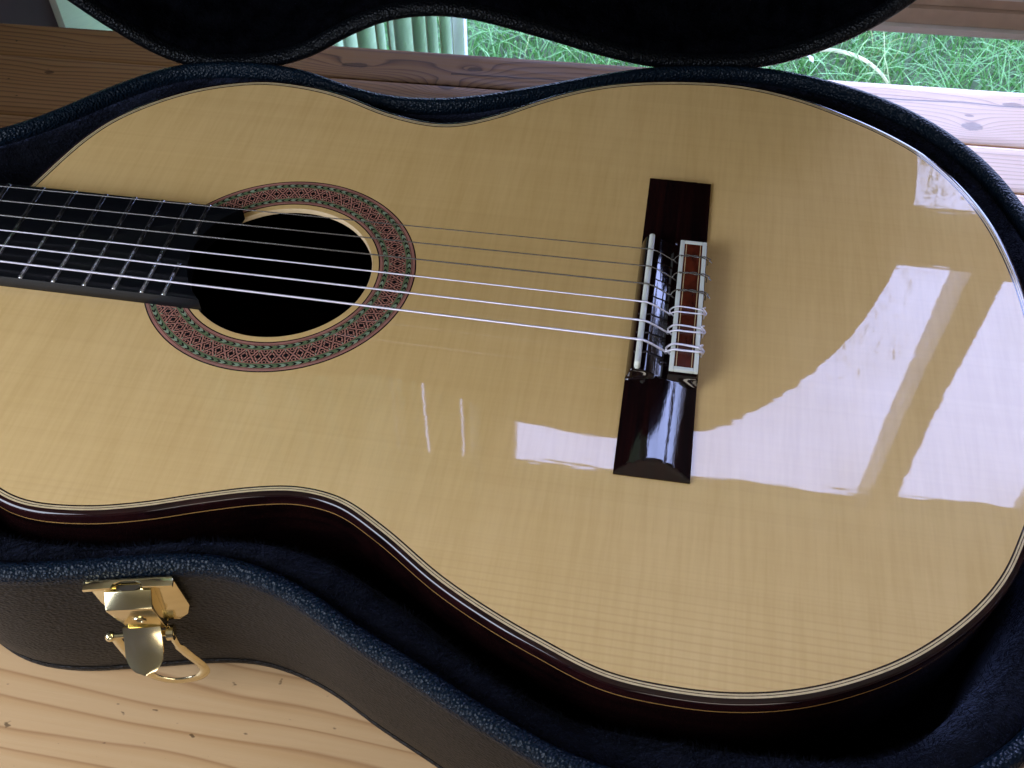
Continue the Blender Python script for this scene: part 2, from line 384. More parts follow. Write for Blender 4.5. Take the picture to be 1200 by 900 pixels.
# ================================================================== setting
ANG = math.atan(.035)
def W(x, d, z):   # window frame: x along the wall, d towards outside, z up
    return (x*math.cos(ANG)-d*math.sin(ANG), 800+x*math.sin(ANG)+d*math.cos(ANG), z)
def wbox(mb, x0, x1, d0, d1, z0, z1, mi=0): mb.box(x0, x1, d0, d1, z0, z1, mi, W)
def struct(name, mb, mt, **k):
    o = build(name, mb, mt, **k); o['kind'] = 'structure'; return o
FLOOR, CEIL, GROUND = -855, 1740, -905
WX0, WX1, HEAD = -735, 745, 1378
g = MB(); g.add([(-60000, 700, GROUND), (60000, 700, GROUND), (60000, 90000, GROUND), (-60000, 90000, GROUND)], [(0,1,2,3)]); g.add([(-60000,-20000,GROUND-4),(60000,-20000,GROUND-4),(60000,701,GROUND-4),(-60000,701,GROUND-4)], [(0,1,2,3)])
struct('garden_ground', g, M['soil'], recalc=False)
f = MB(); f.box(-2500, 2300, -2600, 790, FLOOR-40, FLOOR); struct('room_floor', f, M['floor'])
f = MB(); f.box(-2620, 2420, -2720, 1000, CEIL, CEIL+60); struct('room_ceiling', f, M['ceiling'])
wl = MB()
wbox(wl, -2700, -765, 0, 120, -900, CEIL); wbox(wl, 776, 2600, 0, 120, -900, CEIL);  wbox(wl, -765, 776, 0, 120, -900, -850)
struct('window_wall', wl, M['wall'])
wl = MB(); wbox(wl, -765, 776, 0, 120, HEAD+30, CEIL); struct('window_header', wl, M['ceiling'])
wl = MB(); wl.box(2300, 2420, -2720, 860, -900, CEIL); struct('right_wall', wl, M['room_wall'])
wl = MB(); wl.box(-2620, 2300, -2720, -2600, -900, CEIL); struct('back_wall', wl, M['room_wall'])
wl = MB(); wl.box(-2620, -2500, -2600, 690, -900, CEIL); struct('left_wall', wl, M['room_wall'])

# the big window: frame, rails, stiles, panes
win = thing('patio_window', 'tall framed garden window behind the open guitar case', 'window', W(200, 60, -850))
def wpart(name, boxes, mt, bevel=2, label=None):
    q = MB()
    for b in boxes: wbox(q, *b)
    o = build(name, q, mt, win, bevel=bevel, smooth=30)
    if label: o['label'] = label
    return o
wpart('jamb', [(-764, WX0, -20, 100, -848, HEAD)], M['cream'], label='cream left jamb of the window')
wpart('jamb', [(WX1, 774, -4, 100, -848, HEAD)], M['rail'])
wpart('head_rail', [(-764, 774, -2, 100, HEAD, HEAD+29)], M['upvc'])
wpart('sash_stile', [(-262, -196, 20, 70, 712, HEAD-1)], M['rail'])
wpart('transom', [(-262, 448, 14, 76, 652, 708), (493, WX1, 14, 76, 664, 722)], M['rail'])
wpart('stile', [(448.5, 470, 10, 80, -820, HEAD-1)], M['rail'])
wpart('stile', [(473, 492.5, 4, 84, -820, HEAD-1)], M['rail'])
wpart('mid_rail', [(-262, 448, 12, 70, -332, -312), (-262, 448, 18, 70, -311.5, -297)], M['rail'], label='beige grooved rail across the window above the grass')
wpart('rail_lip', [(-262, 448, 6, 70, -341, -332.4), (-262, 448, 10, 70, -296.5, -288)], M['upvc'])
wpart('mid_rail', [(493, WX1, 12, 70, -341, -288)], M['rail'])
wpart('sill', [(-764, 774, -30, 119, -849.5, -821)], M['upvc'])
for x0, x1 in ((-734, -263), (-262, 448), (493, WX1-1)):
    for z0, z1 in ((-820, -342), (-287, 651), (709, HEAD-2)) if x0 > -300 else ((-820, HEAD-2),):
        wpart('pane', [(x0, x1, 40, 44, z0, z1)], M['glass'], None)

vp = thing('veranda_post', 'white post standing outside the window beside the stacked blinds', 'post', W(-335, 400, GROUND))
q = MB(); wbox(q, -348, -322, 388, 414, GROUND+60, 2200); build('post_shaft', q, M['upvc'], vp, bevel=3, smooth=30)
q = MB(); wbox(q, -362, -308, 374, 428, GROUND, GROUND+60); build('post_base', q, M['upvc'], vp, bevel=4, smooth=30)
# vertical blinds bunched against the post
vb = thing('vertical_blind', 'pale green vertical blind with its fabric slats bunched beside the white window post', 'blind', W(-500, -80, HEAD-10))
hb = MB(); wbox(hb, -760, -175, -100, -60, HEAD-30, HEAD+8); build('blind_rail', hb, M['upvc'], vb, bevel=2)
def slat(x, ang, wid=89):
    q = MB(); c, s_ = math.cos(ang), math.sin(ang); top, bot = [], []
    for side in (0, 1):
        for i in range(9):
            u = (i/8-.5)*wid; b = 5*(1-(2*u/wid)**2)+side*.6
            (top).append(W(x+u*c-b*s_, -80+u*s_+b*c, HEAD-32)); bot.append(W(x+u*c-b*s_, -80+u*s_+b*c, -820))
    q.loft([top[:9]+top[9:][::-1], bot[:9]+bot[9:][::-1]], True); build('blind_slat', q, M['blind'], vb, smooth=60)
for pl_, pr_ in ((385, 399), (400, 417), (417, 439), (440, 450), (455, 462), (461, 483), (482, 499), (498, 511), (514, 526), (528, 540)):
    xa, xb = ((-250+(p_-545)*1.083)*.93 for p_ in (pl_, pr_)); xm = (xa+xb)/2; xa -= 2.2; xb += 1.2 if pr_ not in (449, 450, 511) else 0
    va = math.atan2(1072, xm+2); slat(xm, va-math.asin(min(.9, (xb-xa)*math.sin(va)/89)))
for k in range(5): slat(-432-k*58, math.radians(34+3*(k % 2)))

# lawn
def grass_blades():
    q = MB(); tone = []
    def blade(x, y, h, wd):
        a = random.uniform(0, 2*math.pi); ln = random.uniform(.25, 1.3)*h; dx, dy = math.cos(a), math.sin(a); b = random.uniform(0, 2*math.pi); px, py = math.cos(b)*wd/2, math.sin(b)*wd/2
        v = []
        for t in (0, .45, .8):
            cx, cy_, cz = x+dx*ln*t*t, y+dy*ln*t*t, GROUND+h*(t-.25*t*t)
            k = 1-.45*t; v += [(cx-px*k, cy_-py*k, cz), (cx+px*k, cy_+py*k, cz)]
        v.append((x+dx*ln, y+dy*ln, GROUND+h*.72)); q.add(v, [(0,1,3,2), (2,3,5,4), (4,5,6)])
        tn = min(1, max(0, random.gauss(.5, .22))) if random.random() < .94 else 1.0
        tone.extend([max(0, tn*(.75+.25*random.random()))]*7)
    for _ in range(17000):
        x, y = random.uniform(-700, 1250), random.uniform(1000, 2500)
        blade(x, y, random.uniform(50, 120), random.uniform(2.0, 4.2))
    for _ in range(9000):
        y = 2400+6000*random.random()**1.6; x = random.uniform(-1, 1)*(1200+y*.5); blade(x, y, random.uniform(70, 150), random.uniform(7, 12))
    o = build('grass', q, M['grass'], recalc=False)
    at = o.data.attributes.new('tone', 'FLOAT', 'POINT'); at.data.foreach_set('value', tone)
    o['kind'] = 'stuff'; o['label'] = 'bright green lawn grass outside the window'; o['category'] = 'grass'; return o
grass_blades()
lf = MB(); pts = catmull([(150, 1465, -868), (190, 1520, -858), (226, 1554, -852), (275, 1572, -850), (321, 1575, -850), (355, 1562, -850), (380, 1540, -850), (402, 1512, -854), (417, 1490, -862)], False, 8)
L0, L1 = [], []
for i, q in enumerate(pts):
    t = (pts[min(i+1, len(pts)-1)]-pts[max(0, i-1)]).normalized(); nn = Vector((-t.y, t.x, .5)).normalized(); wd = 3.4*math.sin(math.pi*min(1, .15+.85*(1-i/(len(pts)-1))))+1.0
    L0.append(q+nn*wd); L1.append(q-nn*wd)
lf.loft([L0, [(a+b)/2+Vector((0, 0, 2)) for a, b in zip(L0, L1)], L1], False)
o = build('bent_leaf', lf, M['leafpale'], smooth=60, loc=(150, 1465, -862)); o['label'] = 'long pale bent leaf lying on the grass outside the window'; o['category'] = 'leaf'
pt = MB(); pt.loft([[(259+u*.6-8, 1545-u+v*6, -840+3*math.sin(v*2+u*.2)) for v in range(4)] for u in range(0, 40, 8)], False)
o = build('fallen_petal', pt, M['petal'], smooth=60, loc=(259, 1545, -840)); o['label'] = 'small pinkish grey dead petal in the grass'; o['category'] = 'petal'

# trees in the garden (seen as reflections in the polished top)
def tree(name, label, x, y, h, cr_, cz, nl):
    nl = int(nl*2.4)
    t = thing(name, label, 'tree', (x, y, GROUND))
    q = MB(); q.tube([(x, y, GROUND), (x+60, y, GROUND+h*.3), (x-30, y+40, GROUND+h*.6), (x, y, GROUND+h*.92)], [130, 105, 70, 15], 10)
    rnd = random.Random(int(x)); tips = []
    for k in range(26):
        a = rnd.uniform(0, 6.28); z0 = GROUND+h*rnd.uniform(.3, .85); r = cr_*rnd.uniform(.6, 1.05)*math.sin(math.pi*min(.95, max(.2, (z0-GROUND)/h*.9+.08)))
        e = (x+r*math.cos(a), y+r*math.sin(a), z0+rnd.uniform(300, 1100)); q.tube([(x, y, z0), ((x*2+e[0])/3, (y*2+e[1])/3, z0+(e[2]-z0)*.45), e], [38, 26, 6], 6); tips.append(e); tips.append(((x+e[0])/2, (y+e[1])/2, (z0+e[2])/2+100))
    build('trunk', q, M['bark'], t, smooth=60)
    c = MB()
    for k in range(nl):
        e = tips[rnd.randrange(len(tips))]; p_ = Vector((rnd.gauss(e[0], cr_*.13), rnd.gauss(e[1], cr_*.13), rnd.gauss(e[2], cr_*.16)))
        a = Vector((rnd.gauss(0, 1), rnd.gauss(0, 1), rnd.gauss(0, 1))).normalized(); b = a.orthogonal().normalized(); s_ = rnd.uniform(17, 34)
        c.add([p_-a*s_, p_+b*s_*.45, p_+a*s_, p_-b*s_*.45], [(0,1,2,3)])
    o_ = build('crown', c, M['leaf'], t, recalc=False)
    return t
tree('garden_tree', 'tall leafy tree standing on the lawn beyond the window, right of the post', 1100, 7000, 7700, 1900, 0, 15000)
tree('garden_tree', 'shorter leafy tree standing far left on the lawn, behind the blinds', -3800, 9500, 5200, 1900, 0, 7000)

# ================================================================== table
SEAM = .035
TZ = -105
tb = thing('plank_table', 'rustic pine plank table carrying the guitar case', 'table', (0, 0, FLOOR))
def plank(x0, x1, c0, c1, mt, label=None):
    q = MB(); n = 10; th = 32; r = 1.6
    prof = [(c0+.5, -th), (c0+.5, -r), (c0+.9, -.5), (c0+.5+r, 0)]; mid = [(c0+(c1-c0)*k/6, random.uniform(-.15, .15)) for k in range(1, 6)]
    prof += mid+[(c1-.5-r, 0), (c1-.9, -.5), (c1-.5, -r), (c1-.5, -th)]
    rings = []
    for k in range(n+1):
        x = x0+.6+(x1-x0-1.2)*k/n; rings.append([(x, c+SEAM*x, TZ+z) for c, z in prof])
    q.loft(rings, True); m_ = len(prof); q.f.append(tuple(range(m_))); q.f.append(tuple(len(q.v)-m_+k for k in range(m_))[::-1]); q.mi += [0, 0]
    o = build('plank', q, mt, tb, smooth=40)
    if label: o['label'] = label
XJ = 62
for c0, c1, mt in ((311, 352, 'pine_shaded'), (240, 311, 'pine_shaded'), (168, 240, 'pine_shaded'), (92, 168, 'pine_shaded'), (10, 92, 'pine_shaded'), (-62, 10, 'pine_near'), (-138, -62, 'pine_near')): plank(-1000, XJ, c0, c1, M[mt])
for c0, c1, mt in ((286, 352, 'pine_sheen'), (237, 286, 'pine_sheen'), (160, 237, 'pine_sheen'), (80, 160, 'pine_sheen'), (0, 80, 'pine_sheen'), (-80, 0, 'pine_sheen'), (-138, -80, 'pine_sheen')): plank(XJ, 950, c0, c1, M[mt])
plank(-1000, 950, -262, -138, M['pine_near'], 'pale honey pine plank along the near side'); plank(-1000, 950, -372, -262, M['pine_near'])
q = MB(); 
for c in (320, -330): q.box(-940, 890, c-12, c+12, -225, TZ-33, 0, lambda x, y, z: (x, y+SEAM*x, z))
build('apron', q, M['pine_near'], tb, bevel=2)
for x in (-920, 870):
    for c in (300, -310):
        q = MB(); q.box(x-35, x+35, c-34, c+34, FLOOR, TZ-34, 0, lambda X, Y, Z: (X, Y+SEAM*x, Z)); build('leg', q, M['pine_near'], tb, bevel=3)

# ================================================================== guitar case
far = [(-367, 92), (-348, 108), (-320, 140), (-294, 163), (-272, 172), (-236, 175.6), (-208, 171), (-189, 163.5), (-162, 156.5), (-137, 156.6), (-113, 162), (-74, 179), (-43, 194), (-10, 207), (36, 215.4), (64, 215), (97, 207), (120, 197), (143, 181.5), (164, 159.4), (177, 139.5), (188, 113.5), (200, 77), (208, 39), (210.5, 0)]
near = [(209, -39), (202, -77), (190, -117), (177, -147), (157, -178), (135, -197), (120, -205), (97, -214), (60, -221), (20, -220), (-14, -214), (-29.5, -208), (-49, -200), (-69, -190.6), (-97.6, -178), (-117, -168), (-136, -161.4), (-154.5, -158.6), (-171.5, -160.3), (-204, -168), (-236, -174.8), (-262, -174), (-288, -163), (-320, -137), (-348, -107), (-367, -90)]
neck = [(-396, -77), (-440, -70), (-520, -66), (-640, -66), (-760, -72), (-880, -76), (-915, -70), (-928, -48), (-932, 0), (-928, 48), (-915, 70), (-880, 76), (-760, 72), (-640, 66), (-520, 66), (-440, 71), (-396, 78)]
gfar = [(-325, 20), (-319, 34), (-315.6, 47), (-312.5, 60), (-306.5, 80), (-298, 97.5), (-282, 116), (-262, 131), (-240, 140.3), (-224, 143.4), (-198.5, 141.6), (-180.8, 137), (-153.5, 125.7), (-128, 120.2), (-112, 121.9), (-91, 132.9), (-70, 149), (-48, 163.2), (-24.8, 172.8), (7, 179.4), (38.8, 180.6), (70, 173.6), (100.8, 158.8), (122.6, 144.4), (136, 132), (150.4, 111.3), (160.7, 88.8), (167, 65.9), (171.6, 37.7), (173.2, 5)]
gnear = [(172, -35), (166.5, -68), (155.6, -97.6), (145.6, -118.3), (131, -137), (109.5, -155.9), (89, -167.9), (69, -176), (49, -180.5), (29, -181.9), (2, -179.8), (-23.3, -170.8), (-43, -162.3), (-64.4, -151), (-90.7, -133.4), (-111, -122.7), (-129.5, -120.2), (-146.6, -123), (-168.5, -129.8), (-189.5, -137.2), (-211.4, -142.5), (-235.2, -143.8), (-249.6, -139.8), (-266, -130), (-284, -115), (-299, -97), (-307, -79), (-312.5, -60), (-315.6, -47), (-319, -34), (-325, -20)]
rim = closed_curve(far+near+neck, 640, 3); rnin = normals_in(rim, 8)
def ring(o_, n_, d, z): return [(q.x+k.x*d, q.y+k.y*d, z) for q, k in zip(o_, n_)]
def R_(d, z): return ring(rim, rnin, d, z)
case = thing('guitar_case', 'open black and brown guitar case lined with dark plush, a gold latch on its side', 'guitar case', (0, 0, TZ))
q = MB(); q.loft([R_(0.6, -14), R_(.2, -17), R_(0, -40), R_(1.5, -75), R_(4, -93), R_(6, -100.5)]); build('case_wall', q, M['leather'], case, smooth=60)
q = MB(); q.loft([R_(5.2, -98.6), R_(4.6, -99.6), R_(4.9, -102), R_(7, -104.4), R_(12, -104.9)]); b0 = len(q.v)-len(rim); q.f.append(tuple(range(b0, len(q.v)))); q.mi.append(0); build('case_bottom', q, M['leather'], case, smooth=60)
q = MB(); q.loft([R_(1.2, -18), R_(0.1, -14.5), R_(-.2, -11.5), R_(.4, -9.2), R_(2, -7.4), R_(4.2, -6.9), R_(6.4, -7.6), R_(8, -9.8), R_(8.5, -13), R_(8.2, -20)]); build('rim_piping', q, M['vinyl'], case, smooth=80)
gapd = []
for q_ in rim:
    dm_ = min(math.hypot(q_.x-x, q_.y-y) for x, y in gfar+gnear) if q_.x > -345 else 32
    gapd.append(max(.35, min(1.15, (dm_-4.5-8-3.5)/18)))
for _ in range(25): gapd = [(gapd[i-1]+gapd[i]+gapd[(i+1) % len(gapd)])/3 for i in range(len(gapd))]
def lining_rings():
    rs = []
    for d, z in ((7.9, -17), (9, -14), (13, -13), (18, -14.5), (22, -18.5), (24.5, -26), (25.5, -40), (26, -70), (26, -96)):
        r = [(q_.x+k_.x*dd, q_.y+k_.y*dd, z) for q_, k_, g_ in zip(rim, rnin, gapd) for dd in (8+(d-8)*g_,)]; rs.append([(x+2.2*math.sin(x*.06+d)*math.sin(y*.05), y+2.0*math.sin(x*.045+1.3+d*.2), zz+1.5*math.sin(x*.05+y*.07)) if 9 < d and z > -90 else (x, y, zz) for x, y, zz in r])
    return rs
lr = lining_rings(); q = MB(); q.loft(lr); q.f.append(tuple(range(len(q.v)-len(rim), len(q.v)))); q.mi.append(0); lining = build('plush_lining', q, M['plush'], case, smooth=80)
# pile: short fibres standing out of the plush on the inner rim
q = MB(); nr = len(rim)
for _ in range(60000):
    i = random.randrange(nr); k = random.choice((0, 1, 1, 2, 2, 2, 3, 3, 3, 4, 4, 5)); j = (i+1) % nr; u, v = random.random(), random.random()
    a, b, c, d = (Vector(lr[k][i]), Vector(lr[k][j]), Vector(lr[k+1][i]), Vector(lr[k+1][j])); 
    if a.x < -480: continue
    p_ = a.lerp(b, u).lerp(c.lerp(d, u), v); nn = (b-a).cross(c-a)
    if nn.length < 1e-6: continue
    nn.normalize()
    if nn.z < 0 and k < 4: nn = -nn
    if k >= 4 and nn.dot(rnin[i]) < 0: nn = -nn
    sw = .9*math.sin(p_.x*.11+p_.y*.07)+.5*math.sin(p_.x*.31)
    dirv = (nn*.8+Vector((sw, random.uniform(-.7, .7), random.uniform(-.3, .5)))).normalized(); s_ = Vector((random.uniform(-1, 1), random.uniform(-1, 1), 0)).normalized()*.17; h_ = random.uniform(1.6, 3.6)
    q.add([p_-s_, p_+s_, p_+dirv*h_], [(0, 1, 2)])
o = build('plush_pile', q, M['plush'], case, recalc=False); o['kind'] = 'stuff'

# lid, hinged along the two bouts and thrown back
T1 = Vector((-236, 176.0, 0)); T2 = Vector((36, 215.6, 0)); U = (T2-T1).normalized(); NN = Vector((-U.y, U.x, 0)); PHI = math.radians(95)
def lidP(x, y, e):
    qq = Vector((x, y, 0))-T1; a = qq.dot(U); v = -qq.dot(NN)
    P_ = T1+Vector((0, 0, -10.5))+U*a+(Vector((0, 0, math.sin(PHI)))-NN*math.cos(PHI))*v+(NN*math.sin(PHI)+Vector((0, 0, math.cos(PHI))))*e
    return P_
def LR(d, e): return [lidP(x, y, e) for x, y, _ in ring(rim, rnin, d-3.0, 0)]
q = MB(); q.loft([LR(.6, 5), LR(0, 10), LR(.5, 26), LR(4, 38), LR(12, 44), LR(40, 49)]); q.f.append(tuple(range(len(q.v)-nr, len(q.v)))); q.mi.append(0)
lid = build('lid', q, M['leather'], case, smooth=60); lid['label'] = 'raised lid showing its dark lined inside'
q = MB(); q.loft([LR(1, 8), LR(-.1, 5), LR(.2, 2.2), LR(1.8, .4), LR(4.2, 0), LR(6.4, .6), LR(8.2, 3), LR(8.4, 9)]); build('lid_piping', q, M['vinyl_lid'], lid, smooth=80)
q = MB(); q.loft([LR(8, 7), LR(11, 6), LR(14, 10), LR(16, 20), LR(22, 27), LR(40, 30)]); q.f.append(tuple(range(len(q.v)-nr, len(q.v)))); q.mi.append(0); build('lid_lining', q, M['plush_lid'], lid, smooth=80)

# latch on the near wall
ts = Vector((1, .22, 0)).normalized(); to = Vector((.22, -1, 0)).normalized(); LO = Vector((-188, -164.6, 0))
def Q(s_, off, z): p_ = LO+ts*s_+to*off; return (p_.x, p_.y, z)
latch_base = MB()
poly = [(-16.5, -12), (17.5, -12), (18.6, -26), (19.2, -34), (17, -41), (12.5, -45.5), (8, -44.5), (6, -52), (-8, -53), (-11, -44), (-15, -28)]
latch_base.prism(poly, lambda p_, s_: Q(p_[0], .3+1.3*s_, p_[1]))
latch = build('latch', latch_base, M['brass'], case, bevel=.35, smooth=40); latch['label'] = 'shiny gold latch plate on the brown case wall'
q = MB(); pl = [(-17.2, .2), (17.8, .2), (17.8, 4.6), (6.2, 4.6), (5.4, 2.6), (2.5, 1.4), (-2.5, 1.4), (-5.4, 2.6), (-6.2, 4.6), (-17.2, 4.6)]
q.prism(pl, lambda p_, s_: Q(p_[0], p_[1]+.1, -12.2-1.8*s_+(.5 if abs(p_[0]) < 7 and p_[1] > 2 else 0))); build('flange', q, M['brass'], latch, bevel=.4, smooth=40)
q = MB()
hs = [(1.6, -15.2), (4.7, -14.6), (10.2, -19.8), (10.0, -21.2), (4.6, -46.5), (1.6, -47)]
n_ = len(hs); rr = []
for s_ in (-9.3, 9.0): rr.append([Q(s_*(1 if z > -30 else .82), of, z) for of, z in hs])
q.loft(rr, True); q.f += [tuple(range(n_)), tuple(range(2*n_-1, n_-1, -1))]; q.mi += [0, 0]; build('latch_housing', q, M['brass'], latch, bevel=.45, smooth=40)
q = MB(); 
for (s_, of, z), r in (((0, 7.0, -33.2), 1.9),):
    rg = []
    c0 = Vector(Q(s_, of+.55, z)); ax = (Vector(Q(s_, 10, -21.2))-Vector(Q(s_, 4.6, -46.5))).normalized(); up_ = ts
    for rad, dd in ((2.9, 0), (2.7, .5), (1.9, .55), (1.6, .05)):
        nrm_ = up_.cross(ax).normalized(); nrm_ = nrm_ if nrm_.dot(to) > 0 else -nrm_
        rg.append([c0+(up_*math.cos(6.2832*k/18)+ax*math.sin(6.2832*k/18))*rad+nrm_*dd for k in range(18)])
    q.loft(rg, True)
build('rivet', q, M['brass'], latch, smooth=40)
q = MB(); q.prism([(1.55*math.cos(6.2832*k/16), 1.55*math.sin(6.2832*k/16)) for k in range(16)], lambda p_, s_: c0+up_*p_[0]+ax*p_[1]+nrm_*(.12+.05*s_)); build('rivet_hole_shade', q, M['hole_shade'], latch)  # dark disc painting the shade in the rivet's middle
q = MB(); q.prism([(-4.6, 1.7), (4.6, 1.7), (4.6, 3), (2.5, 4.1), (-2.5, 4.1), (-4.6, 3)], lambda p_, s_: Q(p_[0], p_[1]+.6, -14.45+.35*s_)); build('hook_slot_shade', q, M['hole_shade'], latch)  # dark sheet under the flange notch, stands for the shade in it
# lever tongue
q = MB(); out = []
def tong(s_, t, th): # t 0..1 along the tongue, th thickness side
    of = 4.6+t*9.5+t*t*4.5; z = -43.8-t*15.5
    return Q(s_-2.2, of+th*.8, z+th*.5)
rows = []
for k in range(19):
    t = 1-(1-k/18)**1.8; half = 7.8 if t < .55 else 7.8*math.sqrt(max(.0, 1-((t-.55)/.45)**2.3))
    half = max(half, .3); rows.append((t, half))
tops, bots = [], []
for t, h_ in rows:
    tops.append([tong(h_*u, t, 1.2+.5*(1-u*u)) for u in (-1, -.8, -.4, 0, .4, .8, 1)]); bots.append([tong(h_*u, t, 0) for u in (1, .5, 0, -.5, -1)])
q.loft([a+b for a, b in zip(tops, bots)], True); nn_ = 12; q.f += [tuple(range(nn_)), tuple(range(len(q.v)-nn_, len(q.v)))]; q.mi += [0, 0]; build('lever', q, M['brass'], latch, smooth=50)
q = MB(); q.tube([Q(-16.5, 5.0, -50.5), Q(9.5, 5.0, -50.5)], 1.25, 12); q.ball(Q(-17, 5.2, -50.5), 2.3, n=12); build('pin', q, M['brass'], latch, smooth=50)
q = MB(); q.tube([Q(6.6, 4.6, -50.8), Q(9.4, 4.6, -50.8)], 3.3, 16); build('pivot_disc', q, M['brass'], latch, smooth=40)
bail = catmull([Q(8, 4.8, -52), Q(8.6, 5.6, -60), Q(11.2, 6.2, -68), Q(15.2, 6.8, -79.5), Q(15.0, 7.1, -84), Q(11.5, 7.3, -88.5), Q(6, 7.4, -90.5), Q(-1, 7.4, -90.5), Q(-7.5, 7.2, -86), Q(-11.5, 6.8, -76), Q(-14, 6, -62), Q(-15.5, 5.2, -51)], False, 2)
q = MB(); rg = []
for i, p_ in enumerate(bail):
    t = (bail[min(i+1, len(bail)-1)]-bail[max(0, i-1)]).normalized(); sd = t.cross(to).normalized(); hw, ht = (2.3, .8) if i > 4 else (1.5, .8)
    rg.append([p_+sd*hw*math.cos(6.2832*k/12)+to*ht*math.sin(6.2832*k/12) for k in range(12)])
q.loft(rg, True); q.f += [tuple(range(12)), tuple(range(len(q.v)-12, len(q.v)))]; q.mi += [0, 0]; build('bail', q, M['brass'], latch, smooth=60)

# ================================================================== guitar
gu = thing('classical_guitar', 'glossy spruce topped classical guitar with mosaic rosette lying in the open case', 'guitar', (0, 0, -95))
gl = closed_curve(gfar+gnear, 720, 3); gin = normals_in(gl, 4); ng = len(gl)
def G(d, z): return ring(gl, gin, d, z)   # d>0 inwards of the black line
HC, HR = -173.8, 43.8
def soundboard():
    bm = bmesh.new(); base = Vector((0, 0, -95))
    o1 = [bm.verts.new(Vector((x, y, 0))*S-base*S) for x, y, _ in G(.35, 0)]
    e = [bm.edges.new((o1[i], o1[(i+1) % ng])) for i in range(ng)]
    hv = [bm.verts.new(Vector((HC+HR*math.cos(6.283185*k/160), HR*math.sin(6.283185*k/160), 0))*S-base*S) for k in range(160)]
    e += [bm.edges.new((hv[i], hv[(i+1) % 160])) for i in range(160)]
    bmesh.ops.triangle_fill(bm, use_beauty=True, use_dissolve=False, edges=e)
    for fc in list(bm.faces):   # keep the hole open
        c = fc.calc_center_median()
        if math.hypot(c.x-HC*S, c.y) < HR*.97*S: bm.faces.remove(fc)
    for fc in bm.faces:
        fc.normal_update()
        if fc.normal.z < 0: fc.normal_flip()
    me = bpy.data.meshes.new('soundboard'); bm.to_mesh(me); bm.free(); me.materials.append(M['spruce'])
    o_ = bpy.data.objects.new('soundboard', me); col.objects.link(o_); o_.parent = gu; return o_
sb = soundboard()
q = MB(); q.loft([[(HC+r*math.cos(6.283185*k/96), r*math.sin(6.283185*k/96), z) for k in range(96)] for r, z in ((HR, 0), (HR-.25, -.3), (HR-.3, -2.6), (60, -2.7))]); build('soundhole_edge', q, M['raw_spruce'], sb, smooth=40)
def band(name, d0, d1, mt, z=0.0, parent=gu):
    q = MB(); q.loft([G(d0, z), G(d1, z)]); return build(name, q, mt, parent)
band('purfling', .35, -.35, M['line_dark']); band('purfling', -.35, -1.0, M['line_pale']); band('purfling', -1.0, -1.3, M['line_dark']); band('purfling', -1.3, -2.1, M['line_pale'])
q = MB(); q.loft([G(-2.1, 0), G(-3.2, -.08), G(-3.9, -.45), G(-4.35, -1.1), G(-4.5, -2.0), G(-4.5, -6.0)]); build('binding', q, M['rosewood'], gu, smooth=60)
q = MB(); q.loft([G(-4.5, -6.0), G(-4.5, -6.6)]); build('side_purfling', q, M['line_gold'], gu)
q = MB(); q.loft([G(-4.5, -6.6), G(-4.45, -50), G(-4.4, -95)]); q.f.append(tuple(range(len(q.v)-ng, len(q.v)))); q.mi.append(0); build('body', q, M['side_shaded_wood'], gu, smooth=60)

# rosette -------------------------------------------------------
def annulus(name, r0, r1, mt, z=.05, parent=None, n=180):
    q = MB(); q.loft([[(HC+r*math.cos(6.283185*k/n), r*math.sin(6.283185*k/n), z) for k in range(n)] for r in (r0, r1)])
    return build(name, q, mt, parent or ros)
q = MB(); q.loft([[(HC+r*math.cos(6.283185*k/180), r*math.sin(6.283185*k/180), .04) for k in range(180)] for r in (46.8, 64.8)]); ros = build('rosette', q, M['ros_black'], gu)
ros['label'] = 'mosaic ring of salmon, green and black around the soundhole'
annulus('rosette_ring', 47.4, 48.7, M['ros_brown'], .08)
annulus('rosette_ring', 48.95, 49.2, M['ros_red'], .08)
annulus('rosette_ring', 50.95, 51.55, M['ros_green'], .08)
annulus('rosette_ring', 51.7, 51.95, M['ros_red'], .08)
annulus('rosette_ring', 59.55, 59.8, M['ros_red'], .08)
annulus('rosette_ring', 59.95, 60.55, M['ros_green'], .08)
annulus('rosette_ring', 62.4, 62.65, M['ros_red'], .08)
annulus('rosette_ring', 62.9, 64.2, M['ros_brown'], .08)
for r0, r1, cnt in ((49.3, 50.9, 92), (60.65, 62.3, 112)):
    q = MB()
    for k in range(cnt):
        a0 = 6.283185*k/cnt; da = 6.283185/cnt
        def pp(f_, r): return (HC+r*math.cos(a0+da*f_), r*math.sin(a0+da*f_), .08)
        rm = (r0+r1)/2
        q.add([pp(0, r0), pp(.62, r0), pp(1, rm), pp(.62, r1), pp(0, r1), pp(.38, rm)], [(0, 1, 2, 5), (5, 2, 3, 4)], k % 2)
    o = build('rosette_herringbone', q, [M['ros_green'], M['ros_pale']], ros, recalc=False)
TU, TV = 13, 14
def motif(u, v):     # u, v in -1..1: interlaced salmon strokes, black lozenges between them
    u, v = abs(u), abs(v)
    if u > .86 and v < .16: return 2
    a = abs(v-(1-u)*1.25)*.62
    if a < .105: return 0
    if abs(v-(.50-u)*1.25)*.62 < .075 and v < .95: return 0
    if u > .62 and abs((1-v)-(u-.62)*1.2)*.62 < .08: return 0
    if u < .07 and v > .72: return 1
    return None
NT = 56
tile_me = None
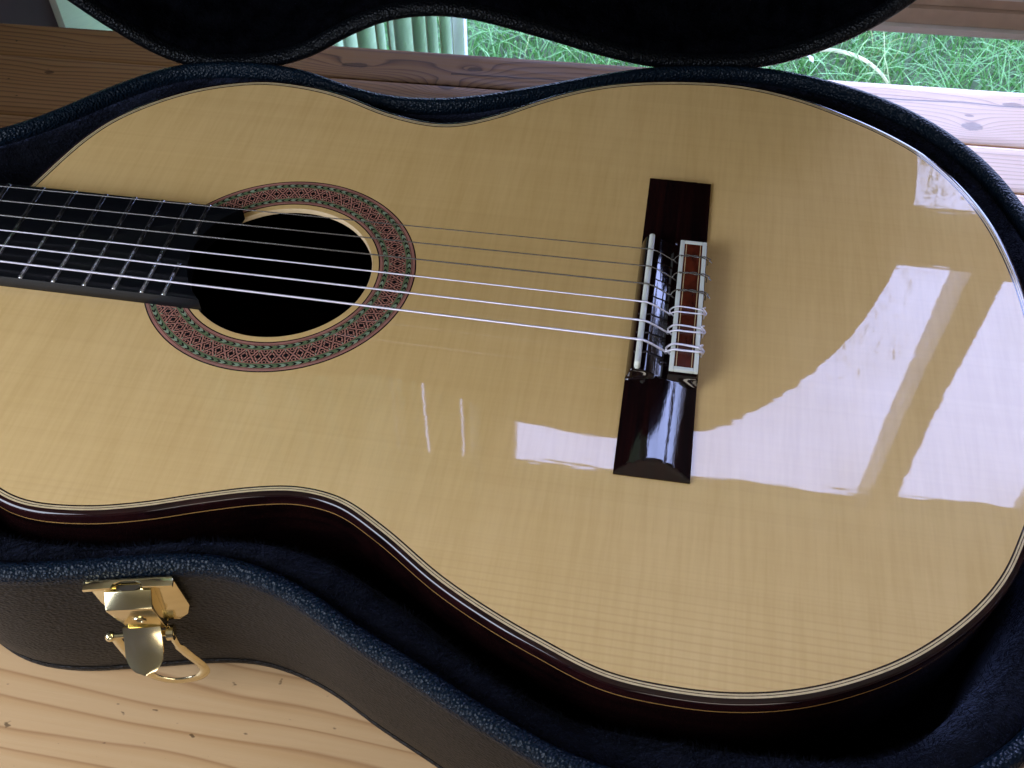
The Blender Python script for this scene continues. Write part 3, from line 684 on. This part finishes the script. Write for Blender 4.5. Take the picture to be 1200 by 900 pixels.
for k in range(NT):
    if tile_me is None:
        q = MB(); da = 6.283185/NT*.985
        for i in range(TV):
            for j in range(TU):
                mi = motif((j+.5)/TU*2-1, (i+.5)/TV*2-1)
                if mi is None: continue
                r0, r1 = 52.05+7.4*i/TV, 52.05+7.4*(i+1)/TV; a0, a1 = da*(j/TU-.5), da*((j+1)/TU-.5)
                q.add([(r*math.cos(a)+HC, r*math.sin(a), .09) for r, a in ((r0, a0), (r1, a0), (r1, a1), (r0, a1))], [(0, 1, 2, 3)], mi)
        q.v = [(x-HC, y, z) for x, y, z in q.v]
        me = bpy.data.meshes.new('mosaic_tile'); me.from_pydata([Vector(v)*S for v in q.v], [], q.f); me.polygons.foreach_set('material_index', q.mi)
        for mm in ('ros_red', 'ros_pale', 'ros_brown'): me.materials.append(M[mm])
        tile_me = me
    o = bpy.data.objects.new('mosaic_tile', tile_me); col.objects.link(o); o.parent = ros; o.location = Vector((HC, 0, 95))*S; o.rotation_euler = (0, 0, 6.283185*k/NT)
    # parent 'rosette' sits at the guitar's base

# neck, fingerboard ---------------------------------------------
FE = 31.4
def fb_half(x): return 31.6+(-325-x)*(31.6-26)/325*1.0 if x < -325 else 31.6+(x+325)*(.3/120)
q = MB(); outl = []
for x in (-645, -500, -325, -230): outl.append((x, -fb_half(x)))
aC = 42.6
ya = fb_half(-204)
a1 = math.asin(ya/aC); arc = [(HC-aC*math.cos(a), aC*math.sin(a)) for a in [(-a1+2*a1*k/24) for k in range(25)]]
outl += arc
for x in (-230, -325, -500, -645): outl.append((x, fb_half(x)))
def fbz(x): return 7.0
q.prism(outl, lambda p_, s_: (p_[0], p_[1], (-2.75 if math.hypot(p_[0]-HC, p_[1]) < 42.9 and abs(p_[1]) < 31 else .12) if s_ == 0 else fbz(p_[0])))
fb = build('fingerboard', q, M['ebony'], gu, bevel=.35, smooth=30)
for n_ in range(1, 20):
    x = -650*2**(-n_/12); hw = fb_half(x)-.2
    segs = [(-hw, hw)] if n_ < 19 else [(-hw, -10.5), (10.5, hw)]
    for a, b in segs:
        q = MB(); prof = [(-1.1, 0), (-.95, .55), (-.45, .95), (0, 1.05), (.45, .95), (.95, .55), (1.1, 0)]
        if n_ == 19: x = -219.2
        st = [(a, .35), (a+.5, .8), (a+1.2, 1), (b-1.2, 1), (b-.5, .8), (b, .35)]
        rg = [[(x+dx, y, 6.98+dz*k+.0) for dx, dz in prof] for y, k in st]; q.loft(rg, False); q.f += [tuple(range(7)), tuple(range(len(q.v)-7, len(q.v)))]; q.mi += [0, 0]
        build('fret', q, M['nickel'], fb, smooth=40)
q = MB(); st = []
for x, dp, hw in ((-330, 60, 29), (-345, 30, 29), (-372, 17, 29), (-450, 15, 28), (-600, 14, 26.5), (-650, 14, 26)):
    st.append([(x, hw*math.cos(a), -dp*math.sin(a)+.05) for a in [math.pi*k/12 for k in range(13)]])
q.loft(st, True); q.f += [tuple(range(13)), tuple(range(len(q.v)-13, len(q.v)))[::-1]]; q.mi += [0, 0]; build('neck', q, M['rosewood'], gu, smooth=50)
q = MB(); q.prism([(-650.5, -25), (-660, -33), (-800, -36), (-842, -32), (-848, -14), (-855, 0), (-848, 14), (-842, 32), (-800, 36), (-660, 33), (-650.5, 25)], lambda p_, s_: (p_[0], p_[1], -16+17*s_+(p_[0]+650)*.22)); build('headstock', q, M['rosewood'], gu, bevel=1, smooth=30)
q = MB(); q.box(-650.3, -645.2, -25.5, 25.5, .2, 8.6); build('nut', q, M['bone'], gu, bevel=.6, smooth=30)

# bridge ---------------------------------------------------------
BX0, BX1 = -4.6, 26.7
def bh(x, y):
    t = (x-BX0)/(BX1-BX0); ay = abs(y)
    wing = 1.0+(4.2 if y < 0 else 3.0)*max(0, 1-(2*t-1)**2)
    end = .7+(94-ay)*.85
    wing = min(wing, end)
    if x < 3.6: ctr = min(7.2, 1.4+(x-BX0)*3.2)
    elif x < 13.0: ctr = 7.2-3.9*((x-3.6)/9.4)**.8
    else: ctr = 3.4
    if x > 13: ctr = 6.0 if x < BX1-.5 else 5.0
    k = min(1, max(0, (44.6-ay)/2.2)); k = k*k*(3-2*k)
    return wing*(1-k)+max(ctr, 2.0)*k if k < 1 else ctr
ys = sorted(set([-94+188*k/188 for k in range(189)]+[s_*v for s_ in (-1, 1) for v in (42.4, 42.8, 43.2, 43.6, 44, 44.4, 44.8, 93.4)])); xs = [BX0+(BX1-BX0)*k/40 for k in range(41)]
q = MB(); rg = []
for y in ys: rg.append([(BX0, y, .02)]+[(x, y, bh(x, y)) for x in xs]+[(BX1, y, .02)])
q.loft(rg, False); nb = len(rg[0]); q.f += [tuple(range(nb)), tuple(range(len(q.v)-nb, len(q.v)))[::-1]]; q.mi += [0, 0]
br = build('bridge', q, M['bridge'], gu, smooth=28); br['label'] = 'dark rosewood bridge with arched glossy wings'
# saddle
q = MB(); rg = []
for y in [-42.2, -42, -41.4, -40.6]+[-40+80*k/10 for k in range(11)]+[40.6, 41.4, 42, 42.2]:
    k = 1 if abs(y) < 40.5 else max(.25, math.sqrt(max(0, 1-((abs(y)-40.5)/1.75)**2)))
    zt = 7+3.9*k; hw = 1.35*(k if k < 1 else 1)+.0; rg.append([(-hw, y, 5), (-hw, y, zt-.9), (-hw*.7, y, zt-.25), (0, y, zt), (hw*.7, y, zt-.25), (hw, y, zt-.9), (hw, y, 5)])
q.loft(rg, False); q.f += [tuple(range(7)), tuple(range(len(q.v)-7, len(q.v)))[::-1]]; q.mi += [0, 0]; build('saddle', q, M['bone'], br, smooth=50)
# tie block
TX0, TX1, TY, TZT = 13.7, 26.2, 41.2, 8.3
q = MB(); q.box(TX0+.2, TX1-.2, -TY+.2, TY-.2, 2.5, TZT-1.3); build('tie_block', q, M['bridge'], br)
def bonebar(x0, x1, y0, y1): 
    q = MB(); q.box(x0, x1, y0, y1, TZT-1.35, TZT+.15); build('bone_edge', q, M['bone'], br, bevel=.3, smooth=30)
bonebar(TX0, TX0+2.0, -TY, TY); bonebar(TX1-2.0, TX1, -TY, TY); bonebar(TX0+2.02, TX1-2.02, -TY, -TY+2.2); bonebar(TX0+2.02, TX1-2.02, TY-2.2, TY)
q = MB(); q.box(TX0+2.1, TX1-2.1, -TY+2.3, TY-2.3, TZT-1.25, TZT); build('red_inlay', q, M['tie_wood'], br)
for x in (TX0+2.75, TX1-3.1):
    q = MB(); q.box(x, x+.32, -TY+2.35, TY-2.35, TZT-.5, TZT+.04); build('inlay_line', q, M['line_pale'], br)
# strings
sy = [-28.6, -17.0, -5.4, 6.2, 17.8, 29.4]
ny = [-21.3, -12.7, -4.2, 4.2, 12.9, 21.9]
rad = [.54, .45, .38, .36, .30, .26]
for k in range(6):
    r = rad[k]; y = sy[k]; wnd = k < 3; q = MB()
    main = [(-647, ny[k], 9.4), (-325, (ny[k]+y)/2-.2, 10.5), (-30, y+(ny[k]-y)*.046, 11.2), (-2, y, 11.25), (0, y, 11.3), (1.4, y, 11.0), (5, y-.2, 9.6), (9.2, y-.5, 7.3), (12.3, y-.9, 5.9)]
    q.tube([main[0], (-500, ny[k]+(y-ny[k])*.226, 9.9), main[1], (-170, ny[k]+(y-ny[k])*.737, 10.85), main[2]]+catmull(main[3:], False, 1.2), r, 10)
    zt = TZT+.15+r
    if wnd:
        up = catmull([(15.2, y-1.6, 5.6), (13.2, y-1.9, 6.6), (11.9, y-1.3, 7.6), (11.6, y-.3, 7.9), (12.2, y+.6, 8.0), (14.2, y+1.5, zt+.1), (18, y+1.9, zt), (23, y+1.5, zt), (26.2, y+.9, zt), (27.3, y+.4, 7.0), (27.2, y-.3, 4.6)], False, .8)
        lo = catmull([(12.0, y-1.2, 5.6), (11.4, y-1.9, 7.0), (12.6, y-2.0, 8.1), (14.6, y-1.6, zt), (19, y-1.5, zt+.02), (24, y-1.4, zt), (26.6, y-1.2, zt-.1), (27.8, y-.6, 7.4), (28.2, y+.6, 7.6), (27.3, y+1.4, 8.3), (26.2, y+1.9, zt+.5), (27.4, y+2.6, zt+.2)], False, .8)
    else:
        s_ = random.uniform(-.4, .4)
        up = catmull([(15, y-1, 5.0), (12.6, y-1.6, 5.9), (11.4, y-.8, 6.8), (12.2, y+.2, 7.6), (14.4, y+.9, zt+.05), (17, y+.5+s_, zt+.1), (19, y+1.1, zt+.1), (21.5, y+1.5+s_, zt+.25), (23, y+.8, zt+.1), (25.4, y+.2, zt), (27, y+.3, 7.6), (27.3, y-.2, 5.0)], False, .8)
        lo = catmull([(14.4, y+.2, zt), (17.5, y+.9-s_, zt+.3), (20, y+.5, zt+.25), (22.5, y+.3, zt+.1), (25.4, y+1.3, zt+.1), (27.2, y+1.6, 7.8), (28.4, y-.2, 8.8), (27.6, y-1.6, 9.6), (29.2, y-2.4, 8.6)], False, .8)
    q.tube(up, r*.92, 8); q.tube(lo, r*.92, 8)
    o = build('string', q, M['wound'] if wnd else M['nylon'], gu, smooth=60, recalc=False)
    o['label'] = ('silver wound bass string, ' if wnd else 'clear nylon treble string, ')+['nearest the camera', 'second from the camera', 'third from the camera', 'fourth from the camera', 'fifth from the camera', 'farthest from the camera'][k]
